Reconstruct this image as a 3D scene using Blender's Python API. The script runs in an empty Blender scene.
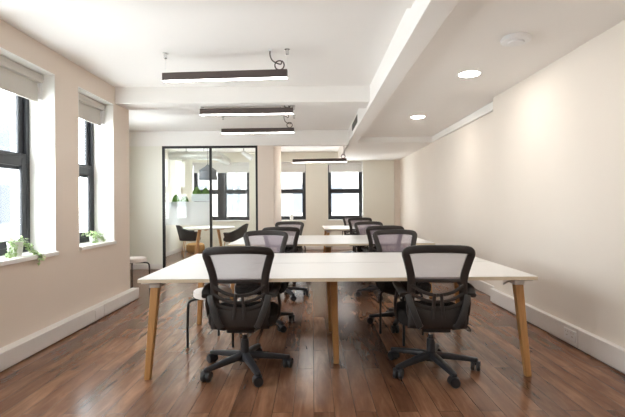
import bpy, bmesh, math, random
from mathutils import Vector, Matrix

random.seed(7)
PI = math.pi
R = math.radians
scene = bpy.context.scene
COL = scene.collection

# ------------------------------------------------------------------ camera frame
CAM_H = 1.242          # lens height; the horizon of the photograph is at row 205
FPX = 435.0

# ------------------------------------------------------------------ materials
def new_mat(name):
    m = bpy.data.materials.new(name)
    m.use_nodes = True
    nt = m.node_tree
    nt.nodes.clear()
    out = nt.nodes.new('ShaderNodeOutputMaterial')
    return m, nt, out

def principled(name, col, rough=0.5, metal=0.0, spec=0.5, noise=0.0, nscale=8.0, bump=0.0, bscale=60.0):
    m, nt, out = new_mat(name)
    b = nt.nodes.new('ShaderNodeBsdfPrincipled')
    b.inputs['Base Color'].default_value = (*col, 1)
    b.inputs['Roughness'].default_value = rough
    b.inputs['Metallic'].default_value = metal
    b.inputs['Specular IOR Level'].default_value = spec
    nt.links.new(b.outputs[0], out.inputs[0])
    tc = nt.nodes.new('ShaderNodeTexCoord')
    if noise > 0:
        n = nt.nodes.new('ShaderNodeTexNoise')
        n.inputs['Scale'].default_value = nscale
        n.inputs['Detail'].default_value = 4
        nt.links.new(tc.outputs['Object'], n.inputs['Vector'])
        r = nt.nodes.new('ShaderNodeValToRGB')
        r.color_ramp.elements[0].color = (*[max(0, c * (1 - noise)) for c in col], 1)
        r.color_ramp.elements[1].color = (*[min(1, c * (1 + noise)) for c in col], 1)
        nt.links.new(n.outputs['Fac'], r.inputs['Fac'])
        nt.links.new(r.outputs[0], b.inputs['Base Color'])
    if bump > 0:
        n2 = nt.nodes.new('ShaderNodeTexNoise')
        n2.inputs['Scale'].default_value = bscale
        n2.inputs['Detail'].default_value = 3
        nt.links.new(tc.outputs['Object'], n2.inputs['Vector'])
        bp = nt.nodes.new('ShaderNodeBump')
        bp.inputs['Strength'].default_value = bump
        bp.inputs['Distance'].default_value = 0.01
        nt.links.new(n2.outputs['Fac'], bp.inputs['Height'])
        nt.links.new(bp.outputs[0], b.inputs['Normal'])
    return m

def emission(name, col, strength):
    m, nt, out = new_mat(name)
    e = nt.nodes.new('ShaderNodeEmission')
    e.inputs[0].default_value = (*col, 1)
    e.inputs[1].default_value = strength
    nt.links.new(e.outputs[0], out.inputs[0])
    return m

def glass_mat(name, tint=(0.97, 0.985, 0.98), refl=1.0):
    m, nt, out = new_mat(name)
    t = nt.nodes.new('ShaderNodeBsdfTransparent')
    t.inputs[0].default_value = (*tint, 1)
    g = nt.nodes.new('ShaderNodeBsdfGlossy')
    g.inputs['Roughness'].default_value = 0.0
    lw = nt.nodes.new('ShaderNodeLayerWeight'); lw.inputs['Blend'].default_value = 0.5
    pw = nt.nodes.new('ShaderNodeMath'); pw.operation = 'POWER'; pw.inputs[1].default_value = 5.0
    nt.links.new(lw.outputs['Facing'], pw.inputs[0])
    mu = nt.nodes.new('ShaderNodeMath'); mu.operation = 'MULTIPLY_ADD'
    mu.inputs[1].default_value = 0.9 * refl; mu.inputs[2].default_value = 0.04 * refl
    mx = nt.nodes.new('ShaderNodeMixShader')
    nt.links.new(pw.outputs[0], mu.inputs[0])
    nt.links.new(mu.outputs[0], mx.inputs[0])
    nt.links.new(t.outputs[0], mx.inputs[1])
    nt.links.new(g.outputs[0], mx.inputs[2])
    nt.links.new(mx.outputs[0], out.inputs[0])
    return m

def veil_mat(name, col, opacity, rough=0.8, weave=0.0):
    """see-through cloth or film: part transparent, part matt"""
    m, nt, out = new_mat(name)
    t = nt.nodes.new('ShaderNodeBsdfTransparent')
    b = nt.nodes.new('ShaderNodeBsdfPrincipled')
    b.inputs['Base Color'].default_value = (*col, 1)
    b.inputs['Roughness'].default_value = rough
    b.inputs['Specular IOR Level'].default_value = 0.2
    mx = nt.nodes.new('ShaderNodeMixShader')
    mx.inputs[0].default_value = opacity
    if weave > 0:
        tc = nt.nodes.new('ShaderNodeTexCoord')
        w = nt.nodes.new('ShaderNodeTexWave')
        w.wave_type = 'BANDS'; w.bands_direction = 'Z'
        w.inputs['Scale'].default_value = weave
        nt.links.new(tc.outputs['Object'], w.inputs['Vector'])
        mr = nt.nodes.new('ShaderNodeMapRange')
        mr.inputs['To Min'].default_value = opacity - 0.06
        mr.inputs['To Max'].default_value = opacity + 0.06
        nt.links.new(w.outputs['Fac'], mr.inputs['Value'])
        nt.links.new(mr.outputs[0], mx.inputs[0])
    nt.links.new(t.outputs[0], mx.inputs[1])
    nt.links.new(b.outputs[0], mx.inputs[2])
    nt.links.new(mx.outputs[0], out.inputs[0])
    return m

def film_mat(name):
    m, nt, out = new_mat(name)
    t = nt.nodes.new('ShaderNodeBsdfTransparent')
    tr = nt.nodes.new('ShaderNodeBsdfTranslucent')
    tr.inputs[0].default_value = (0.97, 0.99, 1.0, 1)
    d = nt.nodes.new('ShaderNodeBsdfDiffuse')
    d.inputs[0].default_value = (0.94, 0.96, 0.97, 1)
    m1 = nt.nodes.new('ShaderNodeMixShader'); m1.inputs[0].default_value = 0.4
    nt.links.new(tr.outputs[0], m1.inputs[1]); nt.links.new(d.outputs[0], m1.inputs[2])
    m2 = nt.nodes.new('ShaderNodeMixShader'); m2.inputs[0].default_value = 0.85
    nt.links.new(t.outputs[0], m2.inputs[1]); nt.links.new(m1.outputs[0], m2.inputs[2])
    nt.links.new(m2.outputs[0], out.inputs[0])
    return m

def floor_mat():
    m, nt, out = new_mat('walnut_planks')
    L = nt.links.new
    tc = nt.nodes.new('ShaderNodeTexCoord')
    mp = nt.nodes.new('ShaderNodeMapping')
    mp.inputs['Rotation'].default_value = (0, 0, R(90))
    L(tc.outputs['Object'], mp.inputs['Vector'])
    br = nt.nodes.new('ShaderNodeTexBrick')
    br.offset = 0.37
    br.inputs['Scale'].default_value = 1.0
    br.inputs['Brick Width'].default_value = 1.1
    br.inputs['Row Height'].default_value = 0.125
    br.inputs['Mortar Size'].default_value = 0.0016
    br.inputs['Mortar Smooth'].default_value = 0.2
    br.inputs['Bias'].default_value = 0.0
    br.inputs['Color1'].default_value = (0, 0, 0, 1)
    br.inputs['Color2'].default_value = (1, 1, 1, 1)
    br.inputs['Mortar'].default_value = (0.5, 0.5, 0.5, 1)
    L(mp.outputs[0], br.inputs['Vector'])
    # grain, stretched along the planks (y)
    mp2 = nt.nodes.new('ShaderNodeMapping')
    mp2.inputs['Scale'].default_value = (15, 1.8, 1)
    L(tc.outputs['Object'], mp2.inputs['Vector'])
    addv = nt.nodes.new('ShaderNodeVectorMath'); addv.operation = 'ADD'
    L(mp2.outputs[0], addv.inputs[0])
    sc = nt.nodes.new('ShaderNodeVectorMath'); sc.operation = 'SCALE'
    sc.inputs['Scale'].default_value = 9.0
    L(br.outputs['Color'], sc.inputs[0])
    L(sc.outputs[0], addv.inputs[1])
    n1 = nt.nodes.new('ShaderNodeTexNoise')
    n1.inputs['Scale'].default_value = 1.0; n1.inputs['Detail'].default_value = 4
    n1.inputs['Roughness'].default_value = 0.62; n1.inputs['Distortion'].default_value = 0.9
    L(addv.outputs[0], n1.inputs['Vector'])
    mp3 = nt.nodes.new('ShaderNodeMapping')
    mp3.inputs['Scale'].default_value = (5, 1.6, 1)
    L(tc.outputs['Object'], mp3.inputs['Vector'])
    n2 = nt.nodes.new('ShaderNodeTexNoise')
    n2.inputs['Scale'].default_value = 1.4; n2.inputs['Detail'].default_value = 3
    L(mp3.outputs[0], n2.inputs['Vector'])
    # combine: plank tone + grain + blotches
    a = nt.nodes.new('ShaderNodeMath'); a.operation = 'MULTIPLY'; a.inputs[1].default_value = 0.20
    L(br.outputs['Color'], a.inputs[0])
    b = nt.nodes.new('ShaderNodeMath'); b.operation = 'MULTIPLY_ADD'; b.inputs[1].default_value = 0.58
    L(n1.outputs['Fac'], b.inputs[0]); L(a.outputs[0], b.inputs[2])
    c = nt.nodes.new('ShaderNodeMath'); c.operation = 'MULTIPLY_ADD'; c.inputs[1].default_value = 0.40
    L(n2.outputs['Fac'], c.inputs[0]); L(b.outputs[0], c.inputs[2])
    ramp = nt.nodes.new('ShaderNodeValToRGB')
    e = ramp.color_ramp.elements
    e[0].position = 0.41; e[0].color = (*FLOOR_D, 1)
    e[1].position = 0.86; e[1].color = (*FLOOR_L, 1)
    mid = e.new(0.62); mid.color = (*FLOOR_M, 1)
    L(c.outputs[0], ramp.inputs['Fac'])
    mixm = nt.nodes.new('ShaderNodeMix'); mixm.data_type = 'RGBA'
    L(br.outputs['Fac'], mixm.inputs[0])
    L(ramp.outputs[0], mixm.inputs[6])
    mixm.inputs[7].default_value = (0.035, 0.018, 0.012, 1)
    p = nt.nodes.new('ShaderNodeBsdfPrincipled')
    L(mixm.outputs[2], p.inputs['Base Color'])
    rr = nt.nodes.new('ShaderNodeMapRange')
    rr.inputs['To Min'].default_value = 0.20; rr.inputs['To Max'].default_value = 0.28
    L(n1.outputs['Fac'], rr.inputs['Value'])
    L(rr.outputs[0], p.inputs['Roughness'])
    p.inputs['Specular IOR Level'].default_value = 0.5
    bp = nt.nodes.new('ShaderNodeBump'); bp.inputs['Strength'].default_value = 0.12; bp.inputs['Distance'].default_value = 0.003
    inv = nt.nodes.new('ShaderNodeMath'); inv.operation = 'SUBTRACT'; inv.inputs[0].default_value = 1.0
    L(br.outputs['Fac'], inv.inputs[1])
    L(inv.outputs[0], bp.inputs['Height'])
    L(bp.outputs[0], p.inputs['Normal'])
    L(p.outputs[0], out.inputs[0])
    return m

def wood_mat(name, c1, c2, axis='Z', rough=0.45):
    m, nt, out = new_mat(name)
    L = nt.links.new
    tc = nt.nodes.new('ShaderNodeTexCoord')
    mp = nt.nodes.new('ShaderNodeMapping')
    mp.inputs['Scale'].default_value = (40, 40, 3) if axis == 'Z' else (3, 40, 40)
    L(tc.outputs['Object'], mp.inputs['Vector'])
    n = nt.nodes.new('ShaderNodeTexNoise')
    n.inputs['Scale'].default_value = 1.0; n.inputs['Detail'].default_value = 5; n.inputs['Distortion'].default_value = 0.6
    L(mp.outputs[0], n.inputs['Vector'])
    r = nt.nodes.new('ShaderNodeValToRGB')
    r.color_ramp.elements[0].position = 0.3; r.color_ramp.elements[0].color = (*c1, 1)
    r.color_ramp.elements[1].position = 0.7; r.color_ramp.elements[1].color = (*c2, 1)
    L(n.outputs['Fac'], r.inputs['Fac'])
    p = nt.nodes.new('ShaderNodeBsdfPrincipled')
    p.inputs['Roughness'].default_value = rough
    L(r.outputs[0], p.inputs['Base Color'])
    L(p.outputs[0], out.inputs[0])
    return m

FLOOR_D = (0.095, 0.041, 0.022)
FLOOR_M = (0.190, 0.088, 0.049)
FLOOR_L = (0.37, 0.195, 0.112)
M_FLOOR = floor_mat()
M_WALL = principled('peach_white_emulsion', (0.77, 0.675, 0.59), 0.75, spec=0.25, noise=0.015, nscale=3)
M_WALLC = principled('cream_emulsion', (0.84, 0.83, 0.755), 0.75, spec=0.25, noise=0.015, nscale=3)
M_WALLR = principled('pale_emulsion', (0.80, 0.735, 0.665), 0.72, spec=0.25, noise=0.015, nscale=3)
M_CEIL = principled('ceiling_emulsion', (0.885, 0.862, 0.835), 0.85, spec=0.2, noise=0.01, nscale=2)
M_REVEAL = principled('white_satin_reveal', (0.86, 0.85, 0.82), 0.5)
M_TRUNK = principled('white_trunking', (0.80, 0.765, 0.74), 0.4)
M_WHITE = principled('white_plastic', (0.82, 0.82, 0.82), 0.35)
M_WMETAL = principled('white_powder_coat', (0.74, 0.73, 0.70), 0.4)
M_TOP = principled('white_laminate', (0.76, 0.75, 0.74), 0.32, spec=0.5)
M_PLY = wood_mat('pale_ply_edge', (0.62, 0.52, 0.38), (0.72, 0.62, 0.47), 'X')
M_OAK = wood_mat('honey_oak', (0.43, 0.21, 0.070), (0.58, 0.32, 0.125))
M_BLACKF = principled('black_window_frame', (0.022, 0.024, 0.030), 0.45)
M_BLACKM = principled('black_metal', (0.007, 0.007, 0.008), 0.5)
M_LAMP = principled('dark_bronze_lamp', (0.085, 0.062, 0.057), 0.42)
M_PLAST = principled('black_chair_plastic', (0.027, 0.021, 0.019), 0.5, bump=0.15, bscale=300)
M_BASE = principled('charcoal_nylon', (0.026, 0.026, 0.030), 0.40)
M_SUPP = principled('dark_grey_plastic', (0.034, 0.031, 0.030), 0.5)
M_WHEEL = principled('caster_black', (0.022, 0.022, 0.025), 0.38)
M_FABRIC = principled('black_seat_fabric', (0.022, 0.019, 0.018), 0.9, spec=0.2, bump=0.4, bscale=500)
M_MESH = veil_mat('grey_back_mesh', (0.34, 0.285, 0.34), 0.55, weave=90)
M_MESHD = veil_mat('dense_lumbar_mesh', (0.030, 0.026, 0.026), 0.32)
M_CHROME = principled('chrome', (0.7, 0.7, 0.7), 0.15, metal=1.0)
M_GLASS = glass_mat('window_glass')
M_GLASSP = glass_mat('partition_glass', (0.975, 0.985, 0.98), 0.8)
M_FILM = film_mat('frosted_film')
M_BLIND = principled('taupe_blind_fabric', (0.58, 0.55, 0.505), 0.9, spec=0.1, bump=0.2, bscale=400)
M_BLINDG = principled('grey_blind_fabric', (0.76, 0.76, 0.75), 0.9, spec=0.1, bump=0.2, bscale=400)
M_CASS = principled('taupe_blind_cassette', (0.58, 0.545, 0.495), 0.5)
M_LEAF = principled('ivy_leaf', (0.46, 0.60, 0.30), 0.55, noise=0.45, nscale=30)
M_MOSS = principled('moss_green', (0.095, 0.20, 0.035), 0.9, noise=0.6, nscale=40)
M_SOIL = principled('dark_soil', (0.04, 0.03, 0.02), 0.95)
M_TROUGH = principled('pale_grey_planter', (0.72, 0.78, 0.80), 0.45)
M_CHARC = principled('charcoal_upholstery', (0.045, 0.046, 0.048), 0.85, spec=0.2, bump=0.3, bscale=300)
M_DUCT = principled('galvanised_duct', (0.62, 0.63, 0.60), 0.38, metal=0.35, noise=0.08, nscale=12)
M_SHADE = principled('slate_lamp_shade', (0.13, 0.145, 0.17), 0.45)
M_POUF = wood_mat('woven_rattan', (0.42, 0.22, 0.07), (0.55, 0.32, 0.12), 'X', 0.8)
M_VENT = principled('grey_vent', (0.22, 0.205, 0.18), 0.6)
M_STONE = principled('pale_render_outside', (0.115, 0.12, 0.13), 0.9, noise=0.06, nscale=2)
M_STONE2 = principled('pale_brick_outside', (0.20, 0.185, 0.17), 0.9, noise=0.10, nscale=3)
M_OUTWIN = principled('dark_outside_glazing', (0.045, 0.05, 0.06), 0.3)
M_GROUND = principled('paving_outside', (0.30, 0.30, 0.30), 0.9, noise=0.1, nscale=1)
M_EMIT = emission('led_diffuser', (1.0, 0.96, 0.92), 9.0)
M_DOWN = emission('downlight_led', (1.0, 0.94, 0.86), 32.0)
M_BULB = emission('warm_bulb', (1.0, 0.94, 0.85), 90.0)
M_CUSH = principled('white_stool_seat', (0.80, 0.74, 0.69), 0.5)

# ------------------------------------------------------------------ mesh building
class MB:
    def __init__(self):
        self.v = []; self.f = []; self.mi = []
    def add(self, vs, fs, mi=0):
        o = len(self.v)
        self.v += [tuple(p) for p in vs]
        self.f += [tuple(i + o for i in f) for f in fs]
        self.mi += [mi] * len(fs)
    def box(self, x0, x1, y0, y1, z0, z1, mi=0):
        vs = [(x0, y0, z0), (x1, y0, z0), (x1, y1, z0), (x0, y1, z0), (x0, y0, z1), (x1, y0, z1), (x1, y1, z1), (x0, y1, z1)]
        fs = [(0, 3, 2, 1), (4, 5, 6, 7), (0, 1, 5, 4), (1, 2, 6, 5), (2, 3, 7, 6), (3, 0, 4, 7)]
        self.add(vs, fs, mi)
    def obox(self, c, ax, ay, az, mi=0):
        """box by centre and three half-axis vectors"""
        c = Vector(c); ax = Vector(ax); ay = Vector(ay); az = Vector(az)
        vs = [c + sx * ax + sy * ay + sz * az for sz in (-1, 1) for (sx, sy) in ((-1, -1), (1, -1), (1, 1), (-1, 1))]
        fs = [(0, 3, 2, 1), (4, 5, 6, 7), (0, 1, 5, 4), (1, 2, 6, 5), (2, 3, 7, 6), (3, 0, 4, 7)]
        self.add(vs, fs, mi)
    def sweep(self, path, prof, ref=(0, 1, 0), closed=False, mi=0, scales=None):
        """sweep a closed profile [(side, normal)] along a path"""
        P = [Vector(p) for p in path]; n = len(P); ref = Vector(ref); k = len(prof)
        vs = []
        for i in range(n):
            if closed: t = P[(i + 1) % n] - P[i - 1]
            else: t = P[min(i + 1, n - 1)] - P[max(i - 1, 0)]
            t.normalize()
            s = t.cross(ref)
            if s.length < 1e-5: s = t.cross(Vector((1, 0.01, 0)))
            s.normalize()
            nn = s.cross(t).normalized()
            sc = scales[i] if scales else 1.0
            for (a, b) in prof: vs.append(P[i] + s * a * sc + nn * b * sc)
        fs = []
        m = n if closed else n - 1
        for i in range(m):
            j = (i + 1) % n
            for q in range(k):
                r = (q + 1) % k
                fs.append((i * k + q, i * k + r, j * k + r, j * k + q))
        if not closed:
            fs.append(tuple(range(k))[::-1]); fs.append(tuple((n - 1) * k + q for q in range(k)))
        self.add(vs, fs, mi)
    def tube(self, path, r, seg=10, closed=False, mi=0, ref=(0.13, 0.97, 0.21), scales=None):
        self.sweep(path, [(r * math.cos(2 * PI * q / seg), r * math.sin(2 * PI * q / seg)) for q in range(seg)], ref, closed, mi, scales)
    def lathe(self, prof, seg=24, c=(0, 0, 0), mi=0, M=None):
        """profile [(radius, z)] about z through c"""
        vs = []
        for (r, z) in prof:
            for q in range(seg):
                a = 2 * PI * q / seg
                p = Vector((r * math.cos(a), r * math.sin(a), z))
                if M is not None: p = M @ p
                vs.append(p + Vector(c))
        fs = []
        for i in range(len(prof) - 1):
            for q in range(seg):
                r = (q + 1) % seg
                fs.append((i * seg + q, i * seg + r, (i + 1) * seg + r, (i + 1) * seg + q))
        fs.append(tuple(range(seg))[::-1]); fs.append(tuple((len(prof) - 1) * seg + q for q in range(seg)))
        self.add(vs, fs, mi)
    def grid(self, rows, mi=0, wrap=False):
        n = len(rows); k = len(rows[0])
        vs = [p for r in rows for p in r]
        fs = []
        for i in range(n - 1):
            for q in range(k if wrap else k - 1):
                r = (q + 1) % k
                fs.append((i * k + q, i * k + r, (i + 1) * k + r, (i + 1) * k + q))
        self.add(vs, fs, mi)
    def build(self, name, mats, parent=None, smooth=False, bevel=0.0, seg=2, solid=0.0, subd=0, loc=None):
        me = bpy.data.meshes.new(name)
        me.from_pydata(self.v, [], self.f)
        if not isinstance(mats, (list, tuple)): mats = [mats]
        for m in mats: me.materials.append(m)
        for p, mi in zip(me.polygons, self.mi):
            p.material_index = mi
        bm = bmesh.new(); bm.from_mesh(me)
        bmesh.ops.recalc_face_normals(bm, faces=bm.faces)
        bm.to_mesh(me); bm.free()
        o = bpy.data.objects.new(name, me)
        COL.objects.link(o)
        if parent is not None: o.parent = parent
        if loc is not None: o.location = loc
        if solid:
            md = o.modifiers.new('thickness', 'SOLIDIFY'); md.thickness = solid; md.offset = 0
        if subd:
            md = o.modifiers.new('smooth', 'SUBSURF'); md.levels = subd; md.render_levels = subd
        if bevel:
            md = o.modifiers.new('edges', 'BEVEL'); md.width = bevel; md.segments = seg; md.limit_method = 'ANGLE'; md.angle_limit = R(40)
        if smooth or bevel:
            for p in me.polygons: p.use_smooth = True
            if not subd:
                try:
                    me.set_sharp_from_angle(angle=R(42))
                except Exception: pass
        return o

def rrect(w, h, r=None, k=3):
    """rounded rectangle profile w x h"""
    r = min(w, h) * 0.3 if r is None else r
    pts = []
    for (cx, cy, a0) in ((w / 2 - r, h / 2 - r, 0), (-w / 2 + r, h / 2 - r, 90), (-w / 2 + r, -h / 2 + r, 180), (w / 2 - r, -h / 2 + r, 270)):
        for q in range(k):
            a = R(a0 + 90 * q / (k - 1))
            pts.append((cx + r * math.cos(a), cy + r * math.sin(a)))
    return pts

def catmull(pts, n=6, closed=False):
    P = [Vector(p) for p in pts]; m = len(P); out = []
    rng = m if closed else m - 1
    for i in range(rng):
        p0 = P[(i - 1) % m] if (closed or i > 0) else P[0] * 2 - P[1]
        p1 = P[i]; p2 = P[(i + 1) % m]
        p3 = P[(i + 2) % m] if (closed or i + 2 < m) else P[-1] * 2 - P[-2]
        for q in range(n):
            t = q / n
            out.append(0.5 * ((2 * p1) + (p2 - p0) * t + (2 * p0 - 5 * p1 + 4 * p2 - p3) * t * t + (3 * p1 - p0 - 3 * p2 + p3) * t ** 3))
    if not closed: out.append(P[-1])
    return out

def tag(o, label, cat, group=None, kind=None):
    o['label'] = label; o['category'] = cat
    if group: o['group'] = group
    if kind: o['kind'] = kind
    return o

def thing(name, label, cat, loc=(0, 0, 0), rz=0.0, group=None, kind=None):
    o = bpy.data.objects.new(name, None)
    o.empty_display_size = 0.1
    COL.objects.link(o)
    o.location = loc; o.rotation_euler = (0, 0, rz)
    return tag(o, label, cat, group, kind)

def children_of(o):
    return [c for c in bpy.data.objects if c.parent is o]

def copy_tree(o, parent=None):
    c = o.copy(); COL.objects.link(c); c.parent = parent
    for ch in children_of(o): copy_tree(ch, c)
    return c

# ------------------------------------------------------------------ the room
BZ0, BZ1 = 0.79, 2.45
XL, XLO = -2.432, -2.742          # left wall inner face, outer face
XR, XRF = 2.29, 2.41            # right wall near, right wall far
YB = 12.1                       # far wall
YN = -2.6                       # wall behind the camera
ZC, ZR, ZB = 2.715, 2.58, 2.47   # main ceiling, right ceiling, long beam underside
YP = 8.56                       # glass partition

b = MB(); b.box(XLO, 2.75, YN - 0.15, 5.66, -0.12, 0.0); b.box(-3.76, 2.75, 5.66, YB + 0.3, -0.12, 0.0)
tag(b.build('floor', M_FLOOR), 'dark walnut plank floor of the office', 'floor', kind='structure')

# left wall with window openings
WIN_L = [(0.55, 1.45), (1.90, 2.80), (3.21, 4.12), (4.53, 5.33)]  # first pair is out of view, added to let in daylight
WZ0, WZ1 = 0.785, 2.495
b = MB()
ys = [YN] + [y for w in WIN_L for y in w] + [5.78]
for i in range(0, len(ys) - 1, 2): b.box(XLO, XL, ys[i], ys[i + 1], 0, ZC)
for (y0, y1) in WIN_L:
    b.box(XLO, XL, y0, y1, 0, WZ0); b.box(XLO, XL, y0, y1, WZ1, ZC)
b.box(-2.90, XLO, 5.66, 5.78, 0, ZC)
tag(b.build('wall_left', M_WALL), 'peach white window wall on the left', 'wall', kind='structure')

WING_Y = (8.85, 10.15)  # opening for the added side window
b = MB(); b.box(-3.76, -3.62, 7.95, WING_Y[0], 0, ZC); b.box(-3.76, -3.62, WING_Y[1], YB + 0.3, 0, ZC)
b.box(-3.76, -3.62, *WING_Y, 0, BZ0); b.box(-3.76, -3.62, *WING_Y, BZ1, ZC)
CI = [Vector((-2.80, 5.78)), Vector((-3.62, 7.95))]; CO = [Vector((-2.90, 5.66)), Vector((-3.76, 7.95))]
CT = (0.25, 0.80)                       # opening for the added window in the canted wall
def cant(t0, t1, z0, z1):
    p = [CI[0].lerp(CI[1], t0), CI[0].lerp(CI[1], t1), CO[0].lerp(CO[1], t1), CO[0].lerp(CO[1], t0)]
    b.add([(c.x, c.y, z) for z in (z0, z1) for c in p], [(3, 2, 1, 0), (4, 5, 6, 7), (0, 1, 5, 4), (1, 2, 6, 5), (2, 3, 7, 6), (3, 0, 4, 7)])
cant(0, CT[0], 0, ZC); cant(CT[1], 1, 0, ZC); cant(*CT, 0, BZ0); cant(*CT, BZ1, ZC)
tag(b.build('wall_meeting_room', M_WALLC), 'outer wall of the meeting room', 'wall', kind='structure')

b = MB(); b.box(XR, 2.75, YN, 5.50, 0, ZC); b.box(XRF, 2.75, 5.50, YB, 0, ZC); b.box(2.275, XRF, YB - 0.08, YB, 0, ZB)
tag(b.build('wall_right', M_WALLR), 'long pale plain wall on the right', 'wall', kind='structure')

b = MB(); b.box(-3.76, 2.75, YN - 0.15, YN, 0, ZC)
tag(b.build('wall_near', M_WALLR), 'wall behind the camera', 'wall', kind='structure')

# far wall with three window openings
BW = [(-3.34, -1.75), (-1.02, -0.18), (0.43, 1.41)]
b = MB()
xs = [-3.76] + [x for w in BW for x in w] + [2.75]
for i in range(0, len(xs) - 1, 2): b.box(xs[i], xs[i + 1], YB, YB + 0.3, 0, ZC)
for (x0, x1) in BW:
    b.box(x0, x1, YB, YB + 0.3, 0, BZ0); b.box(x0, x1, YB, YB + 0.3, BZ1, ZC)
tag(b.build('wall_back', M_WALLC), 'cream far wall with black framed windows', 'wall', kind='structure')

# pier and partition wall right of the glass
b = MB(); b.box(-1.075, -0.757, YP, 10.55, 0, 2.42); b.box(-1.075, -0.757, YP + 0.14, 10.55, 2.42, ZC); b.box(-1.075, -1.03, 10.55, YB, 0, ZC)
tag(b.build('wall_pier', M_WALL), 'pale wall end beside the glass partition', 'wall', kind='structure')
b = MB(); b.box(-3.62, -2.955, YP, YP + 0.12, 0, 2.42)
tag(b.build('wall_partition', M_WALLC), 'cream wall left of the glass partition', 'wall', kind='structure')

# ceilings and beams
b = MB()
b.box(XLO, 0.74, YN - 0.15, 5.78, ZC, 2.85); b.box(-3.76, 0.74, 5.78, YB + 0.3, ZC, 2.85)
b.box(0.88, 2.75, YN - 0.15, 8.60, ZR, 2.85)
b.box(0.74, 2.75, 8.60, YB + 0.3, ZB, 2.85)
tag(b.build('ceiling', M_CEIL), 'off white ceiling of the office', 'ceiling', kind='structure')
b = MB(); b.box(0.72, 0.895, YN, 8.60, ZB, 2.85); b.box(0.72, 0.76, 8.60, YB, ZB, 2.85)
tag(b.build('trim_1', M_CEIL, bevel=0.004), 'long ceiling beam running down the room', 'beam', kind='structure')
b = MB(); b.box(XL, 0.72, 5.38, 5.76, 2.515, ZC)
tag(b.build('trim_2', M_CEIL, bevel=0.004), 'cross beam over the second window', 'beam', kind='structure')
b = MB(); b.box(-3.62, 0.72, YP, YP + 0.14, 2.42, ZC)
tag(b.build('trim_3', M_CEIL, bevel=0.004), 'bulkhead above the glass partition', 'beam', kind='structure')
b = MB(); b.box(XL, 0.72, 2.55, 3.14, 2.655, ZC)
tag(b.build('trim_4', M_CEIL, bevel=0.004), 'shallow cross beam near the camera', 'beam', kind='structure')
b = MB(); b.box(2.365, XRF, 5.50, 8.60, 2.47, ZR)
tag(b.build('trim_5', M_CEIL, bevel=0.004), 'slim cornice on the far part of the right wall', 'cornice', kind='structure')

# perimeter trunking, with joints
b = MB()
b.box(XL, -2.335, YN, 4.86, 0.012, 0.150); b.box(XL, -2.335, 4.866, 5.84, 0.012, 0.150)
b.box(XL, -2.355, YN, 5.83, 0.0, 0.012)
tag(b.build('baseboard_left', M_TRUNK, bevel=0.006), 'white boxed trunking along the foot of the left wall', 'trunking', kind='structure')
b = MB()
b.box(2.238, XR, YN, 3.68, 0.014, 0.175); b.box(2.238, XR, 3.685, 5.50, 0.014, 0.175)
b.box(2.253, XR, YN, 5.49, 0.0, 0.014)
tag(b.build('baseboard_right', M_TRUNK, bevel=0.006), 'white boxed trunking along the foot of the right wall', 'trunking', kind='structure')
b = MB(); b.box(2.375, XRF, 5.50, YB - 0.08, 0.0, 0.150)
tag(b.build('baseboard_far', M_TRUNK, bevel=0.006), 'white skirting on the far part of the right wall', 'skirting', kind='structure')
b = MB()
b.box(-3.62, -2.955, YP - 0.015, YP, 0, 0.10); b.box(-3.62, -3.605, YP + 0.12, YB, 0, 0.10)
b.box(-3.62, -1.075, YB - 0.015, YB, 0, 0.10); b.box(-1.03, 2.275, YB - 0.015, YB, 0, 0.10)
b.box(-1.075, -0.757, YP - 0.015, YP, 0, 0.10); b.box(-0.757, -0.742, YP, 10.55, 0, 0.10)
tag(b.build('baseboard_back', M_TRUNK, bevel=0.003), 'white skirting at the far end of the room', 'skirting', kind='structure')

# ------------------------------------------------------------------ windows
def sash_rect(b, u0, u1, z0, z1, w, d0, d1, put):
    """four bars of a rectangular frame; put(u0,u1,d0,d1,z0,z1) places a box"""
    put(b, u0, u0 + w, d0, d1, z0, z1); put(b, u1 - w, u1, d0, d1, z0, z1)
    put(b, u0 + w, u1 - w, d0, d1, z0, z0 + w); put(b, u0 + w, u1 - w, d0, d1, z1 - w, z1)

def put_left(b, u0, u1, d0, d1, z0, z1): b.box(XL - d1, XL - d0, u0, u1, z0, z1)
def put_back(b, u0, u1, d0, d1, z0, z1): b.box(u0, u1, YB + d0, YB + d1, z0, z1)

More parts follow.
